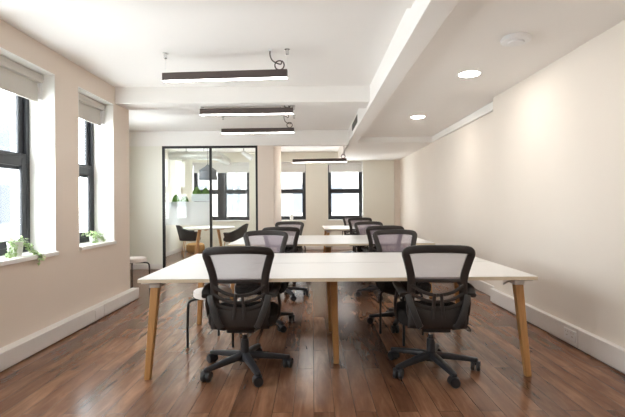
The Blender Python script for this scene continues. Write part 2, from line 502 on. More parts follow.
def make_window(idx, put, u0, u1, z0, z1, depth, zm, mull, label, fw=0.055, sw=0.065, sill_out=0.03, rail=0.075):
    t = thing('window_%d' % idx, label, 'window', kind='structure')
    b = MB(); sash_rect(b, u0, u1, z0 + 0.04, z1, fw, depth, depth + 0.055, put)
    bays = [(u0 + fw, u1 - fw)]
    if mull:
        mid = (u0 + u1) / 2
        put(b, mid - 0.075, mid + 0.075, depth - 0.005, depth + 0.055, z0 + 0.04 + fw, z1 - fw)
        bays = [(u0 + fw, mid - 0.075), (mid + 0.075, u1 - fw)]
    b.build('window_frame', M_BLACKF, t, bevel=0.004)
    for (a0, a1) in bays:
        # lower sash set in front of the upper one, deep meeting rails
        zb = z0 + 0.04 + fw; zt = z1 - fw
        b = MB(); d0, d1 = depth + 0.002, depth + 0.028
        put(b, a0, a0 + sw, d0, d1, zb, zm + rail); put(b, a1 - sw, a1, d0, d1, zb, zm + rail)
        put(b, a0 + sw, a1 - sw, d0, d1, zb, zb + sw); put(b, a0 + sw, a1 - sw, d0, d1, zm - rail * 0.55, zm + rail)
        put(b, a0 + 0.06, a1 - 0.06, depth - 0.014, d0, zm + rail - 0.035, zm + rail - 0.018)
        b.build('lower_sash', M_BLACKF, t, bevel=0.003)
        b = MB(); e0, e1 = depth + 0.029, depth + 0.055
        put(b, a0, a0 + sw, e0, e1, zm - rail, zt); put(b, a1 - sw, a1, e0, e1, zm - rail, zt)
        put(b, a0 + sw, a1 - sw, e0, e1, zt - sw, zt); put(b, a0 + sw, a1 - sw, e0, e1, zm - rail, zm + rail * 0.9)
        b.build('upper_sash', M_BLACKF, t, bevel=0.003)
        b = MB(); put(b, a0 + sw, a1 - sw, depth + 0.013, depth + 0.017, zb + sw, zm - rail)
        b.build('glass_pane', M_GLASS, t)
        b = MB(); put(b, a0 + sw, a1 - sw, depth + 0.040, depth + 0.044, zm + rail * 0.9, zt - sw)
        b.build('glass_pane', M_GLASS, t)
    b = MB(); put(b, u0 - 0.0, u1 + 0.0, -sill_out, depth + 0.055, z0, z0 + 0.038)
    b.build('window_sill', M_REVEAL, t, bevel=0.005)
    b = MB()
    put(b, u0, u0 + 0.006, 0.0, depth, z0 + 0.038, z1); put(b, u1 - 0.006, u1, 0.0, depth, z0 + 0.038, z1)
    put(b, u0 + 0.006, u1 - 0.006, 0.0, depth, z1 - 0.006, z1)
    b.build('window_reveal', M_REVEAL, t)
    return t

L_LAB = ['unseen window added beside the camera for daylight', 'unseen window added for daylight just outside the picture on the left', 'black sash window nearest the camera with a white potted ivy on its sill',  # first pair belongs to the added, unseen windows that light the room
         'narrow black sash window beside the cross beam']
for i, (y0, y1) in enumerate(WIN_L):
    make_window(i + 1, put_left, y0, y1, WZ0, WZ1, 0.24, 1.66, False, L_LAB[i])
B_LAB = ['wide double black window inside the meeting room', 'black window in the far wall next to the pier', 'black window in the far wall behind the far desk']
for i, (x0, x1) in enumerate(BW):
    make_window(i + 5, put_back, x0, x1, BZ0, BZ1, 0.16, 1.63, i == 0, B_LAB[i], fw=0.05, sw=0.055, sill_out=0.02, rail=0.065)

def put_wing(b, u0, u1, d0, d1, z0, z1): b.box(-3.62 - d1, -3.62 - d0, u0, u1, z0, z1)
CD = (CI[1] - CI[0]); CLEN = CD.length; CD.normalize(); CN = Vector((-CD.y, CD.x))
def put_cant(b, u0, u1, d0, d1, z0, z1):
    c = CI[0] + CD * (u0 + u1) / 2 + CN * (d0 + d1) / 2
    b.obox((c.x, c.y, (z0 + z1) / 2), (CD.x * (u1 - u0) / 2, CD.y * (u1 - u0) / 2, 0), (CN.x * (d1 - d0) / 2, CN.y * (d1 - d0) / 2, 0), (0, 0, (z1 - z0) / 2))
make_window(8, put_wing, *WING_Y, BZ0, BZ1, 0.06, 1.62, True, 'window added for daylight in the outer side wall of the meeting room', sill_out=0.02)  # extra window, put in to bring daylight to the far end
make_window(9, put_cant, CT[0] * CLEN, CT[1] * CLEN, BZ0, BZ1, 0.06, 1.62, True, 'unseen window added for daylight in the recess behind the end of the left wall', sill_out=0.02)  # extra window out of view, added to brighten ceiling and glass

def roller_blind(put, u0, u1, z1, drop, d, label, fabric, cass, chain=True):
    t = thing('roller_blind', label, 'blind', group='roller blinds on the windows')
    b = MB(); put(b, u0 + 0.012, u1 - 0.012, d - 0.045, d + 0.035, z1 - 0.085, z1 - 0.008)
    put(b, u0 + 0.012, u1 - 0.012, d - 0.052, d - 0.045, z1 - 0.06, z1 - 0.012)
    b.build('blind_cassette', cass, t, bevel=0.006)
    b = MB(); put(b, u0 + 0.035, u1 - 0.03, d - 0.006, d - 0.003, z1 - drop, z1 - 0.085)
    b.build('blind_fabric', fabric, t)
    b = MB(); put(b, u0 + 0.035, u1 - 0.03, d - 0.013, d + 0.004, z1 - drop - 0.022, z1 - drop)
    b.build('bottom_bar', fabric, t, bevel=0.004)
    b = MB(); put(b, u1 - 0.032, u1 - 0.014, d - 0.035, d + 0.030, z1 - drop + 0.01, z1 - 0.085)
    b.build('side_bracket', M_WHITE, t, bevel=0.003)
    if chain:
        b = MB()
        put(b, u1 - 0.020, u1 - 0.017, d - 0.042, d - 0.039, z1 - 1.0, z1 - 0.085)
        put(b, u1 - 0.020, u1 - 0.017, d - 0.012, d - 0.009, z1 - 1.0, z1 - 0.085)
        put(b, u1 - 0.020, u1 - 0.017, d - 0.042, d - 0.009, z1 - 1.004, z1 - 1.0)
        b.build('pull_chain', M_WHITE, t)
roller_blind(put_left, *WIN_L[2], WZ1, 0.25, 0.15, 'taupe roller blind half rolled up at the nearest left window', M_BLIND, M_CASS)
roller_blind(put_left, *WIN_L[3], WZ1, 0.25, 0.15, 'taupe roller blind at the narrow left window by the cross beam', M_BLIND, M_CASS)
roller_blind(put_back, *BW[0], BZ1, 0.27, 0.08, 'wide pale blind over the meeting room window', M_BLINDG, M_BLINDG, False)
roller_blind(put_back, *BW[1], BZ1, 0.27, 0.08, 'pale grey blind on the far window next to the pier', M_BLINDG, M_BLINDG, False)
roller_blind(put_back, *BW[2], BZ1, 0.27, 0.08, 'pale grey blind on the far window behind the far desk', M_BLINDG, M_BLINDG, False)

# ------------------------------------------------------------------ glass partition
gp = thing('glass_partition', 'black framed glass partition of the meeting room', 'partition', kind='structure')
GX = (-2.955, -2.005, -1.075)
b = MB()
fw = 0.042
b.box(GX[0], GX[0] + fw, YP, YP + 0.06, 0, 2.42)
b.box(GX[2] - fw, GX[2], YP, YP + 0.06, 0, 2.42)
b.box(GX[1] - fw / 2, GX[1] + fw / 2, YP, YP + 0.06, 0.0, 2.42 - fw)
b.box(GX[0] + fw, GX[2] - fw, YP, YP + 0.06, 2.42 - fw, 2.42)
b.box(GX[0] + fw, GX[1] - fw / 2, YP, YP + 0.06, 0, 0.03); b.box(GX[1] + fw / 2, GX[2] - fw, YP, YP + 0.06, 0, 0.03)
b.build('partition_frame', M_BLACKM, gp)
b = MB(); b.box(GX[0] + fw, GX[1] - fw / 2, YP + 0.026, YP + 0.034, 0.03, 2.42 - fw)
b.build('glass_pane', M_GLASSP, gp)
b = MB(); b.box(GX[1] + fw / 2, GX[2] - fw, YP + 0.026, YP + 0.034, 0.03, 2.42 - fw)
b.build('glass_pane', M_GLASSP, gp)
b = MB(); b.box(GX[0] + fw, GX[1] - fw / 2, YP + 0.0355, YP + 0.0365, 0.86, 1.32)
b.build('frosted_film', M_FILM, gp)

# ------------------------------------------------------------------ bench desks
def leg_post(b, top, bot, w0, w1):
    """tapered square post from top to bottom"""
    vs = []
    for (p, w) in ((bot, w1), (top, w0)):
        for (sx, sy) in ((-1, -1), (1, -1), (1, 1), (-1, 1)):
            vs.append((p[0] + sx * w / 2, p[1] + sy * w / 2, p[2]))
    b.add(vs, [(0, 3, 2, 1), (4, 5, 6, 7), (0, 1, 5, 4), (1, 2, 6, 5), (2, 3, 7, 6), (3, 0, 4, 7)])

TOPZ = 0.73
def bench_desk(label, W, D, loc, rz, mid=True):
    t = thing('bench_desk', label, 'desk', loc, rz, 'white bench desks with oak legs')
    hx, hy = W / 2, D / 2
    for s in (-1, 1):
        b = MB()
        y0, y1 = (-hy, -0.005) if s < 0 else (0.005, hy)
        b.box(-hx, hx, y0, y1, TOPZ - 0.026, TOPZ - 0.003, 1)
        b.box(-hx + 0.001, hx - 0.001, y0 + 0.001, y1 - 0.001, TOPZ - 0.003, TOPZ, 0)
        b.build('tabletop', [M_TOP, M_PLY], t)
    for sx in (-1, 1):
        for sy in (-1, 1):
            b = MB()
            top = (sx * (hx - 0.088), sy * (hy - 0.12), 0.672); bot = (sx * (hx - 0.040), sy * (hy - 0.075), 0.0)
            leg_post(b, top, bot, 0.060, 0.043)
            b.build('leg', M_OAK, t, bevel=0.006)
            b = MB()
            b.box(*sorted((sx * (hx - 0.012), sx * (hx - 0.125))), *sorted((sy * (hy - 0.03), sy * (hy - 0.165))), 0.690, TOPZ - 0.026)
            b.obox((sx * (hx - 0.089), sy * (hy - 0.12), 0.674), (0.037, 0, 0), (0, 0.037, 0), (0, 0, 0.020))
            b.obox((sx * (hx - 0.150), sy * (hy - 0.14), 0.672), (0.035 , 0, 0.022 ), (0, 0.006, 0), (-0.004, 0, 0.006) if sx > 0 else (0.004, 0, 0.006))
            b.build('leg_bracket', M_WMETAL, t, bevel=0.008)
    if mid:
        for sy in (-1, 1):
            b = MB(); leg_post(b, (-0.012, sy * (hy - 0.40), 0.655), (0.004, sy * (hy - 0.36), 0.0), 0.058, 0.043)
            b.build('leg', M_OAK, t, bevel=0.006)
            b = MB(); b.box(-0.065, 0.045, sy * (hy - 0.40) - 0.045, sy * (hy - 0.40) + 0.045, 0.650, TOPZ - 0.026)
            b.build('leg_bracket', M_WMETAL, t, bevel=0.006)
    b = MB()
    for y in (-hy + 0.47, hy - 0.47): b.box(-hx + 0.12, hx - 0.12, y - 0.02, y + 0.02, 0.662, TOPZ - 0.026)
    b.box(-hx + 0.10, -hx + 0.14, -hy + 0.14, hy - 0.14, 0.662, TOPZ - 0.026); b.box(hx - 0.14, hx - 0.10, -hy + 0.14, hy - 0.14, 0.662, TOPZ - 0.026)
    b.build('under_frame', M_WMETAL, t)
    return t

TH = R(0.3)
bench_desk('white bench desk nearest the camera with two chairs backing towards us', 2.81, 1.60, (0.172, 3.85, 0), TH)
bench_desk('second white bench desk standing behind the nearest one', 2.74, 1.60, (0.240, 6.53, 0), TH)
bench_desk('short white desk at the far end under the window', 1.40, 1.60, (0.94, 9.96, 0), R(0.5), mid=False)

# ------------------------------------------------------------------ office chairs
def back_y(x, z):
    t = (z - 0.42) / 0.53
    y = -0.215 - 0.012 * math.sin(min(1, max(0, t)) * PI) * -1.0 - 0.085 * max(0, t) ** 1.8
    return y - 0.028 * (1 - (x / 0.22) ** 2)

HALF = [(0.0, 0.938), (0.10, 0.937), (0.175, 0.931), (0.209, 0.922), (0.221, 0.900), (0.211, 0.862), (0.197, 0.81), (0.185, 0.76),
        (0.178, 0.70), (0.178, 0.64), (0.183, 0.58), (0.186, 0.52), (0.178, 0.465), (0.145, 0.437), (0.07, 0.430), (0.0, 0.429)]
RING = HALF + [(-x, z) for (x, z) in HALF[-2:0:-1]]

def half_w(z):
    for (x0, z0), (x1, z1) in zip(HALF[4:-3], HALF[5:-2]):
        if z1 <= z <= z0: return x0 + (x1 - x0) * (z0 - z) / (z0 - z1)
    return 0.2

def make_chair():
    t = thing('office_chair', '', 'chair', group='black mesh office chairs')
    # backrest: swept ring
    b = MB()
    ring = catmull([(x, back_y(x, z), z) for (x, z) in RING], 4, True)
    b.sweep(ring, rrect(0.056, 0.030, 0.012), (0, 1, 0), True)
    back = b.build('backrest', M_PLAST, t, smooth=True)
    # upper mesh
    b = MB(); rows = []
    for i in range(9):
        z = 0.716 + (0.914 - 0.716) * i / 8
        w = half_w(z) if z < 0.897 else 0.205
        rows.append([(w * (2 * q / 12 - 1), back_y(w * (2 * q / 12 - 1), z) , z) for q in range(13)])
    b.grid(rows); b.build('back_mesh', M_MESH, back, smooth=True)
    b = MB(); rows = []
    for i in range(9):
        z = 0.44 + (0.716 - 0.44) * i / 8
        w = half_w(z)
        rows.append([(w * (2 * q / 12 - 1), back_y(w * (2 * q / 12 - 1), z) + 0.004, z) for q in range(13)])
    b.grid(rows); b.build('lumbar_mesh', M_MESHD, back, smooth=True)
    # cross bar and curved ribs of the lumbar support
    b = MB()
    b.sweep([(x, back_y(x, 0.712), 0.712) for x in [0.182 * (q / 8 - 1) for q in range(17)]], rrect(0.026, 0.014, 0.005), (0, 1, 0))
    for (ze, zc, wd) in ((0.682, 0.612, 0.024), (0.622, 0.565, 0.022), (0.560, 0.515, 0.030)):
        pts = []
        for q in range(17):
            u = q / 8 - 1; x = 0.180 * u; z = zc + (ze - zc) * abs(u) ** 2.2
            pts.append((x, back_y(x, z) - 0.012, z))
        b.sweep(pts, rrect(wd, 0.016, 0.006), (0, 1, 0))
    for s in (-1, 1):
        pts = [(s * (0.022 + 0.016 * q / 5), back_y(0.03, 0.625 - 0.036 * q) - 0.018, 0.625 - 0.036 * q) for q in range(6)]
        b.sweep(pts, rrect(0.024, 0.016, 0.006), (0, 1, 0))
    b.build('lumbar_rib', M_PLAST, back, smooth=True)
    # lower back shell
    b = MB(); rows = []
    for i in range(6):
        z = 0.375 + 0.155 * i / 5
        w = 0.205 - 0.010 * i / 5
        rows.append([(w * (2 * q / 14 - 1), back_y(w * (2 * q / 14 - 1), z) - 0.006 - 0.01 * math.sin(i / 5 * PI), z) for q in range(15)])
    b.grid(rows); b.build('lower_back_shell', M_PLAST, t, smooth=True, solid=0.012)
    # struts joining back and seat
    for s in (-1, 1):
        b = MB()
        b.sweep([(s * 0.105, -0.205, 0.375), (s * 0.128, -0.275, 0.398), (s * 0.150, -0.285, 0.45), (s * 0.176, -0.276, 0.52), (s * 0.198, -0.262, 0.585), (s * 0.204, -0.245, 0.61)],
                rrect(0.044, 0.022, 0.008), (0, 1, 0))
        b.build('back_strut', M_SUPP, t, smooth=True)
    # seat cushion
    b = MB(); rows = []
    for (z, k) in ((0.372, 0.86), (0.374, 0.96), (0.385, 0.99), (0.42, 1.0), (0.445, 0.99), (0.460, 0.93), (0.466, 0.80)):
        ring_ = []
        for q in range(40):
            a = 2 * PI * q / 40
            c, s_ = math.cos(a), math.sin(a)
            ring_.append((0.252 * k * math.copysign(abs(c) ** 0.42, c), 0.03 + 0.245 * k * math.copysign(abs(s_) ** 0.42, s_), z))
        rows.append(ring_)
    b.grid(rows, wrap=True)
    n = len(b.v); b.add([], [tuple(range(n - 40, n))]); b.add([], [tuple(range(40))[::-1]])
    b.f[-2] = tuple(range(n - 40, n)); b.f[-1] = tuple(range(40))[::-1]
    b.build('seat', M_FABRIC, t, smooth=True)
    # armrests: pad on a bent bracket
    for s in (-1, 1):
        b = MB()
        b.sweep([(s * 0.205, -0.02, 0.385), (s * 0.250, -0.02, 0.392), (s * 0.266, -0.03, 0.43), (s * 0.270, -0.05, 0.52), (s * 0.258, -0.075, 0.59), (s * 0.250, -0.08, 0.632)],
                rrect(0.020, 0.048, 0.008), (0, 1, 0))
        arm = b.build('armrest', M_PLAST, t, smooth=True)
        b = MB()
        b.sweep(catmull([(s * 0.232, -0.245, 0.610), (s * 0.244, -0.18, 0.636), (s * 0.250, -0.06, 0.643), (s * 0.244, 0.06, 0.641)], 4), rrect(0.062, 0.034, 0.014), (0, 0, 1))
        b.build('arm_pad', M_SUPP, arm, smooth=True)
    # mechanism and levers
    b = MB(); b.box(-0.10, 0.10, -0.215, 0.12, 0.338, 0.373)
    b.build('tilt_mechanism', M_BASE, t, bevel=0.01)
    b = MB()
    b.tube([(0.09, 0.0, 0.352), (0.20, -0.01, 0.350), (0.245, -0.03, 0.345)], 0.005, 8)
    b.tube(catmull([(0.240, -0.03, 0.350), (0.265, -0.06, 0.335), (0.272, -0.08, 0.315), (0.255, -0.06, 0.318)], 4), 0.006, 8)
    b.build('lever', M_WHEEL, t, smooth=True)
    # gas column
    b = MB(); b.lathe([(0.033, 0.10), (0.031, 0.20), (0.029, 0.235), (0.020, 0.237), (0.020, 0.31)], 16)
    b.lathe([(0.024, 0.305), (0.030, 0.31), (0.032, 0.339)], 16)
    b.build('gas_column', M_BASE, t, smooth=True)
    b = MB(); b.lathe([(0.0205, 0.24), (0.0205, 0.27)], 16, (0, 0, 0.03))
    b.build('column_sleeve', M_CHROME, t, smooth=True)
    # five spoke base
    b = MB(); b.lathe([(0.030, 0.070), (0.046, 0.074), (0.052, 0.10), (0.048, 0.128), (0.036, 0.137)], 20)
    for k in range(5):
        a = 2 * PI * k / 5; c, s_ = math.cos(a), math.sin(a)
        pts = []; sc = []
        for q in range(7):
            r = 0.03 + 0.29 * q / 6
            pts.append((r * c, r * s_, 0.112 - 0.030 * (q / 6) ** 1.3)); sc.append(1.15 - 0.42 * q / 6)
        b.sweep(pts, rrect(0.058, 0.042, 0.014), (0, 0, 1), scales=sc)
        b.lathe([(0.014, 0.060), (0.018, 0.065), (0.018, 0.092), (0.012, 0.097)], 12, (0.325 * c, 0.325 * s_, 0))
    base = b.build('swivel_base', M_BASE, t, smooth=True)
    for k in range(5):
        a = 2 * PI * k / 5; c, s_ = math.cos(a), math.sin(a)
        b = MB()
        ga = a + R(70 + 47 * k)
        Mx = Matrix.Rotation(ga, 3, 'Z') @ Matrix.Rotation(PI / 2, 3, 'X')
        for off in (-0.019, 0.019):
            prof = [(0.016, -0.014), (0.030, -0.013), (0.034, -0.007), (0.034, 0.007), (0.030, 0.013), (0.016, 0.014)]
            o = Matrix.Rotation(ga, 3, 'Z') @ Vector((0, off, 0))
            b.lathe(prof, 18, (0.325 * c + o.x, 0.325 * s_ + o.y, 0.034), M=Mx)
        # hood over the wheels
        rows = []
        for i in range(9):
            th = R(-15 + 150 * i / 8)
            rows.append([Matrix.Rotation(ga, 3, 'Z') @ Vector((0.039 * math.cos(th), wv, 0.039 * math.sin(th))) + Vector((0.325 * c, 0.325 * s_, 0.034)) for wv in (-0.033, -0.016, 0.0, 0.016, 0.033)])
        b.grid(rows)
        b.lathe([(0.010, 0.050), (0.010, 0.064)], 10, (0.325 * c, 0.325 * s_, 0))
        b.build('caster', M_WHEEL, base, smooth=True)
    return t

CH = [  # x, y, facing (0 = away from the camera), base angle, lift, label
    (-0.52, 3.290, R(1), R(7), 0.0, 'black mesh office chair at the front left of the nearest desk, back to us'),
    (0.882, 3.270, R(-4), R(-5), 0.0, 'black mesh office chair at the front right of the nearest desk, back to us'),
    (-0.525, 4.500, R(178), R(25), 0.0, 'mesh office chair facing us on the far left side of the nearest desk'),
    (0.92, 4.500, R(183), R(30), 0.0, 'mesh office chair facing us on the far right side of the nearest desk'),
    (-0.415, 5.915, R(1), R(12), 0.0, 'black office chair backing onto us at the left of the second desk'),
    (0.935, 5.900, R(0), R(40), 0.008, 'black office chair backing onto us at the right of the second desk'),
    (-0.395, 7.150, R(180), R(0), 0.0, 'office chair facing us on the far left side of the second desk'),
    (0.975, 7.150, R(184), R(20), -0.01, 'office chair facing us on the far right side of the second desk'),
    (0.965, 9.230, R(2), R(10), 0.015, 'office chair backing onto us at the short far desk'),
    (0.985, 10.430, R(180), R(33), 0.01, 'office chair facing us on the window side of the short far desk'),
]
proto = make_chair()
for i, (x, y, rz, ba, lift, lab) in enumerate(CH):
    o = proto if i == 0 else copy_tree(proto)
    o.location = (x, y, 0); o.rotation_euler = (0, 0, rz); o['label'] = lab
    for ch in children_of(o):
        if ch.name.startswith('swivel_base'): ch.rotation_euler = (0, 0, ba - rz)
        elif not ch.name.startswith('gas_column') and not ch.name.startswith('column_sleeve'): ch.location.z = lift

# ------------------------------------------------------------------ three-legged stools
def make_stool():
    t = thing('stool', '', 'stool', group='three legged stools with bent black legs')
    b = MB(); rows = []
    for (z, k) in ((0.425, 0.90), (0.428, 0.98), (0.445, 1.0), (0.475, 0.98), (0.486, 0.90)):
        rows.append([(k * 0.168 * math.copysign(abs(math.cos(2 * PI * q / 32)) ** 0.8, math.cos(2 * PI * q / 32)),
                      k * 0.168 * math.copysign(abs(math.sin(2 * PI * q / 32)) ** 0.8, math.sin(2 * PI * q / 32)), z) for q in range(32)])
    b.grid(rows, wrap=True)
    n = len(b.v); b.f.append(tuple(range(n - 32, n))); b.f.append(tuple(range(32))[::-1]); b.mi += [0, 0]
    b.build('seat', M_CUSH, t, smooth=True)
    for k in range(3):
        a = 2 * PI * k / 3
        c, s = math.cos(a), math.sin(a)
        prof = [(0.02, 0.414), (0.10, 0.414), (0.185, 0.410), (0.213, 0.393), (0.223, 0.355), (0.227, 0.20), (0.230, 0.0)]
        b = MB(); b.tube(catmull([(r * c, r * s, z) for (r, z) in prof], 4), 0.011, 10)
        b.build('leg', M_BLACKM, t, smooth=True)
    return t
ST = [(-0.905, 3.93, R(210), 'white seated stool with bent black legs under the left of the nearest desk'),
      (0.825, 4.045, R(22), 'dark seated stool half hidden behind the front right office chair'),
      (-2.63, 6.40, R(0), 'stool peeping out from behind the end of the left wall')]
stool = make_stool()
for i, (x, y, rz, lab) in enumerate(ST):
    o = stool if i == 0 else copy_tree(stool)
    o.location = (x, y, 0); o.rotation_euler = (0, 0, rz); o['label'] = lab
    if i == 1:
        for ch in children_of(o):
            if ch.name.startswith('seat'):
                ch.data = ch.data.copy(); ch.data.materials[0] = M_FABRIC

# ------------------------------------------------------------------ linear pendant lamps
def pendant(x0, y0, x1, y1, zb, zceil, label, loop=True, mounts=((0.02), (1.0))):
    L = math.hypot(x1 - x0, y1 - y0); rz = math.atan2(y1 - y0, x1 - x0)
    t = thing('linear_pendant', label, 'lamp', (x0, y0, zb), rz, 'linear pendant lamps')
    b = MB(); b.box(0, L, -0.028, 0.028, 0.004, 0.078)
    body = b.build('lamp_body', M_LAMP, t, bevel=0.002)
    b = MB(); b.box(0.004, L - 0.004, -0.025, 0.025, 0.0, 0.004)
    b.build('diffuser', M_EMIT, t)
    H = zceil - zb
    if H > 0.1:
        for u in mounts:
            b = MB(); b.tube([(u * L if u > 0 else 0.03, 0, 0.078), (u * L, 0, H - 0.04)], 0.0014, 6)
            b.build('suspension_wire', M_WHITE if u < 0.5 else M_WMETAL, t)
            b = MB(); b.lathe([(0.010, -0.055), (0.016, -0.05), (0.018, -0.012), (0.026, -0.008), (0.026, 0.0)], 14, (u * L, 0, H))
            b.build('ceiling_mount', M_CHROME, t, smooth=True)
        if loop:
            pts = [(L - 0.165, 0.01, H)]
            pts += [(L - 0.165, 0.01, H - 0.05), (L - 0.145, 0.01, H - 0.10), (L - 0.10, 0.005, H - 0.13), (L - 0.060, 0.0, H - 0.142)]
            cz = 0.078 + 0.046; cx = L - 0.075; rr = 0.044
            for q in range(0, 15):
                a = R(62 - 26 * q)
                pts.append((cx + rr * math.cos(a), 0.004 * q / 14, cz + rr * math.sin(a)))
            b = MB(); b.tube(catmull(pts, 3), 0.0065, 8)
            b.build('cord', M_LAMP, t, smooth=True)
            b = MB(); b.lathe([(0.018, -0.012), (0.020, -0.008), (0.020, 0)], 18, (L - 0.165, 0.01, H))
            b.build('ceiling_rose', M_WHITE, t, smooth=True)
    else:
        for u in (0.05, 0.90, 0.98):
            b = MB(); b.lathe([(0.012, 0.078), (0.012, H)], 12, (u * L, 0, 0))
            b.build('ceiling_mount', M_CHROME, t, smooth=True)
            b = MB(); b.tube(catmull([(u * L - 0.03, 0.02, 0.084), (u * L, 0.024, 0.095), (u * L + 0.02, 0.02, 0.084)], 4), 0.006, 8)
            b.build('cord', M_LAMP, t, smooth=True)
    return t
pendant(-1.430, 4.19, -0.228, 4.10, 2.440, ZC, 'longest looking linear pendant nearest the camera with a looped cord')
pendant(-1.435, 5.60, -0.238, 5.56, 2.408, 2.515, 'linear pendant fixed close under the cross beam')
pendant(-1.490, 7.18, -0.292, 7.12, 2.430, ZC, 'linear pendant hanging just beyond the cross beam')
pendant(-0.435, 9.74, 0.760, 9.60, 2.190, ZC, 'low linear pendant at the far end in front of the windows', mounts=(0.03, 0.90))


# ------------------------------------------------------------------ right ceiling fittings
def downlight(x, y, z, label):
    t = thing('downlight', label, 'light', (x, y, z), 0, 'round recessed downlights')
    b = MB()
    prof = [(0.100, -0.002), (0.118, -0.006), (0.124, -0.003), (0.124, 0.0)]
    seg = 32; rows = [[(r * math.cos(2 * PI * q / seg), r * math.sin(2 * PI * q / seg), zz) for q in range(seg)] for (r, zz) in prof]
    b.grid(rows, wrap=True); b.build('trim_ring', M_WHITE, t, smooth=True)
    b = MB(); b.lathe([(0.100, -0.0045), (0.100, -0.002)], 32); b.build('diffuser', M_DOWN, t)
downlight(1.625, 4.48, ZR, 'larger looking round downlight in the right ceiling, nearer the camera')
downlight(1.625, 6.67, ZR, 'smaller looking round downlight farther along the right ceiling')
downlight(1.625, 2.29, ZR, 'unseen round downlight added for light above the camera')  # row carried on out of view, added for its light
downlight(1.625, 0.10, ZR, 'unseen round downlight added for light behind the camera')  # also an unseen fitting, put in for its light
downlight(-0.10, 10.2, ZC, 'unseen round downlight added to light the far end')  # added lamp, hidden by the bulkhead, brightens the far wall
downlight(-2.75, 9.7, ZC, 'unseen round downlight added to light the meeting room')  # another added lamp out of view, fills the meeting room

t = thing('smoke_detector', 'round white smoke detector on the right ceiling', 'detector', (1.645, 3.50, ZR))
b = MB(); b.lathe([(0.100, -0.040), (0.112, -0.034), (0.115, -0.012), (0.105, -0.010), (0.105, 0.0)], 32); b.build('detector_body', M_WHITE, t, smooth=True)
b = MB(); b.lathe([(0.050, -0.056), (0.062, -0.052), (0.066, -0.040)], 32); b.build('detector_cap', M_WHITE, t, smooth=True)

t = thing('air_vent', 'grey slatted air vent in the side of the long ceiling beam', 'vent', (0.72, 7.30, 2.608))
b = MB(); b.box(-0.006, 0.0, -0.42, 0.42, -0.06, 0.06); b.build('vent_frame', M_VENT, t)
b = MB()
for k in range(7): b.obox((-0.008, 0, -0.048 + 0.016 * k), (0.003, 0, 0.003), (0, 0.40, 0), (-0.001, 0, 0.001))
b.build('vent_slats', M_SUPP, t)

t = thing('wall_socket', 'white double socket plate set in the right hand trunking', 'socket', (2.238, 3.79, 0.098))
b = MB(); b.box(-0.008, 0.0, -0.085, 0.085, -0.045, 0.045); b.build('socket_plate', M_WHITE, t, bevel=0.003)
b = MB()
for yy in (-0.04, 0.04):
    b.box(-0.0095, -0.0078, yy - 0.02, yy - 0.012, 0.016, 0.026); b.box(-0.0095, -0.0078, yy + 0.012, yy + 0.02, 0.016, 0.026)
    b.box(-0.0095, -0.0078, yy - 0.012, yy + 0.012, -0.014, -0.006)
b.build('socket_holes', M_BLIND, t)
t = thing('wall_socket', 'white socket plate set in the left hand trunking', 'socket', (-2.335, 4.73, 0.085))
b = MB(); b.box(0.0, 0.006, -0.075, 0.075, -0.042, 0.042); b.build('socket_plate', M_TRUNK, t, bevel=0.003)

# ------------------------------------------------------------------ plants on the sills
def leaf(b, p, d, up, L, W):
    d = Vector(d).normalized(); up = Vector(up)
    s = d.cross(up)
    if s.length < 1e-4: s = Vector((1, 0, 0))
    s.normalize(); n = s.cross(d).normalized()
    p = Vector(p)
    vs = [p, p + d * L * 0.35 + s * W / 2 + n * L * 0.06, p + d * L - n * L * 0.12, p + d * L * 0.35 - s * W / 2 + n * L * 0.06, p + d * L * 0.45]
    b.add(vs, [(0, 1, 4), (1, 2, 4), (2, 3, 4), (3, 0, 4)])

def ivy(name, label, loc, pot_r, pot_h, n_mound, trails, seed, spread=0.09):
    rnd = random.Random(seed)
    t = thing(name, label, 'plant', loc, 0, 'potted plants on the window sills')
    b = MB(); b.lathe([(pot_r * 0.80, 0.0), (pot_r * 0.98, pot_h * 0.9), (pot_r, pot_h), (pot_r * 0.9, pot_h), (pot_r * 0.86, pot_h * 0.86)], 24)
    b.build('pot', M_WHITE, t, smooth=True)
    b = MB(); b.lathe([(pot_r * 0.86, pot_h * 0.84), (pot_r * 0.86, pot_h * 0.9)], 20); b.build('soil', M_SOIL, t)
    b = MB()
    for _ in range(n_mound):
        a = rnd.uniform(0, 2 * PI); r = spread * math.sqrt(rnd.random()); z = pot_h + 0.005 + rnd.random() * 0.055 * (1.3 - r / spread)
        p = (r * math.cos(a), r * math.sin(a), z)
        leaf(b, p, (math.cos(a) + rnd.uniform(-.6, .6), math.sin(a) + rnd.uniform(-.6, .6), rnd.uniform(-.3, .7)), (0, 0, 1), rnd.uniform(.022, .038), rnd.uniform(.018, .030))
    for path in trails:
        pts = catmull(path, 8)
        for p in pts:
            for _ in range(3):
                q = Vector(p) + Vector((rnd.gauss(0, .010), rnd.gauss(0, .012), rnd.gauss(0, .008)))
                leaf(b, q, (rnd.uniform(0, 1), rnd.uniform(-1, 1), rnd.uniform(-.9, .3)), (0, 0, 1), rnd.uniform(.020, .034), rnd.uniform(.017, .027))
    for path in trails: b.tube(catmull(path, 5), 0.0018, 5, mi=1)
    b.build('foliage', [M_LEAF, M_MOSS], t, smooth=False)
    return t
SZ = WZ0 + 0.038
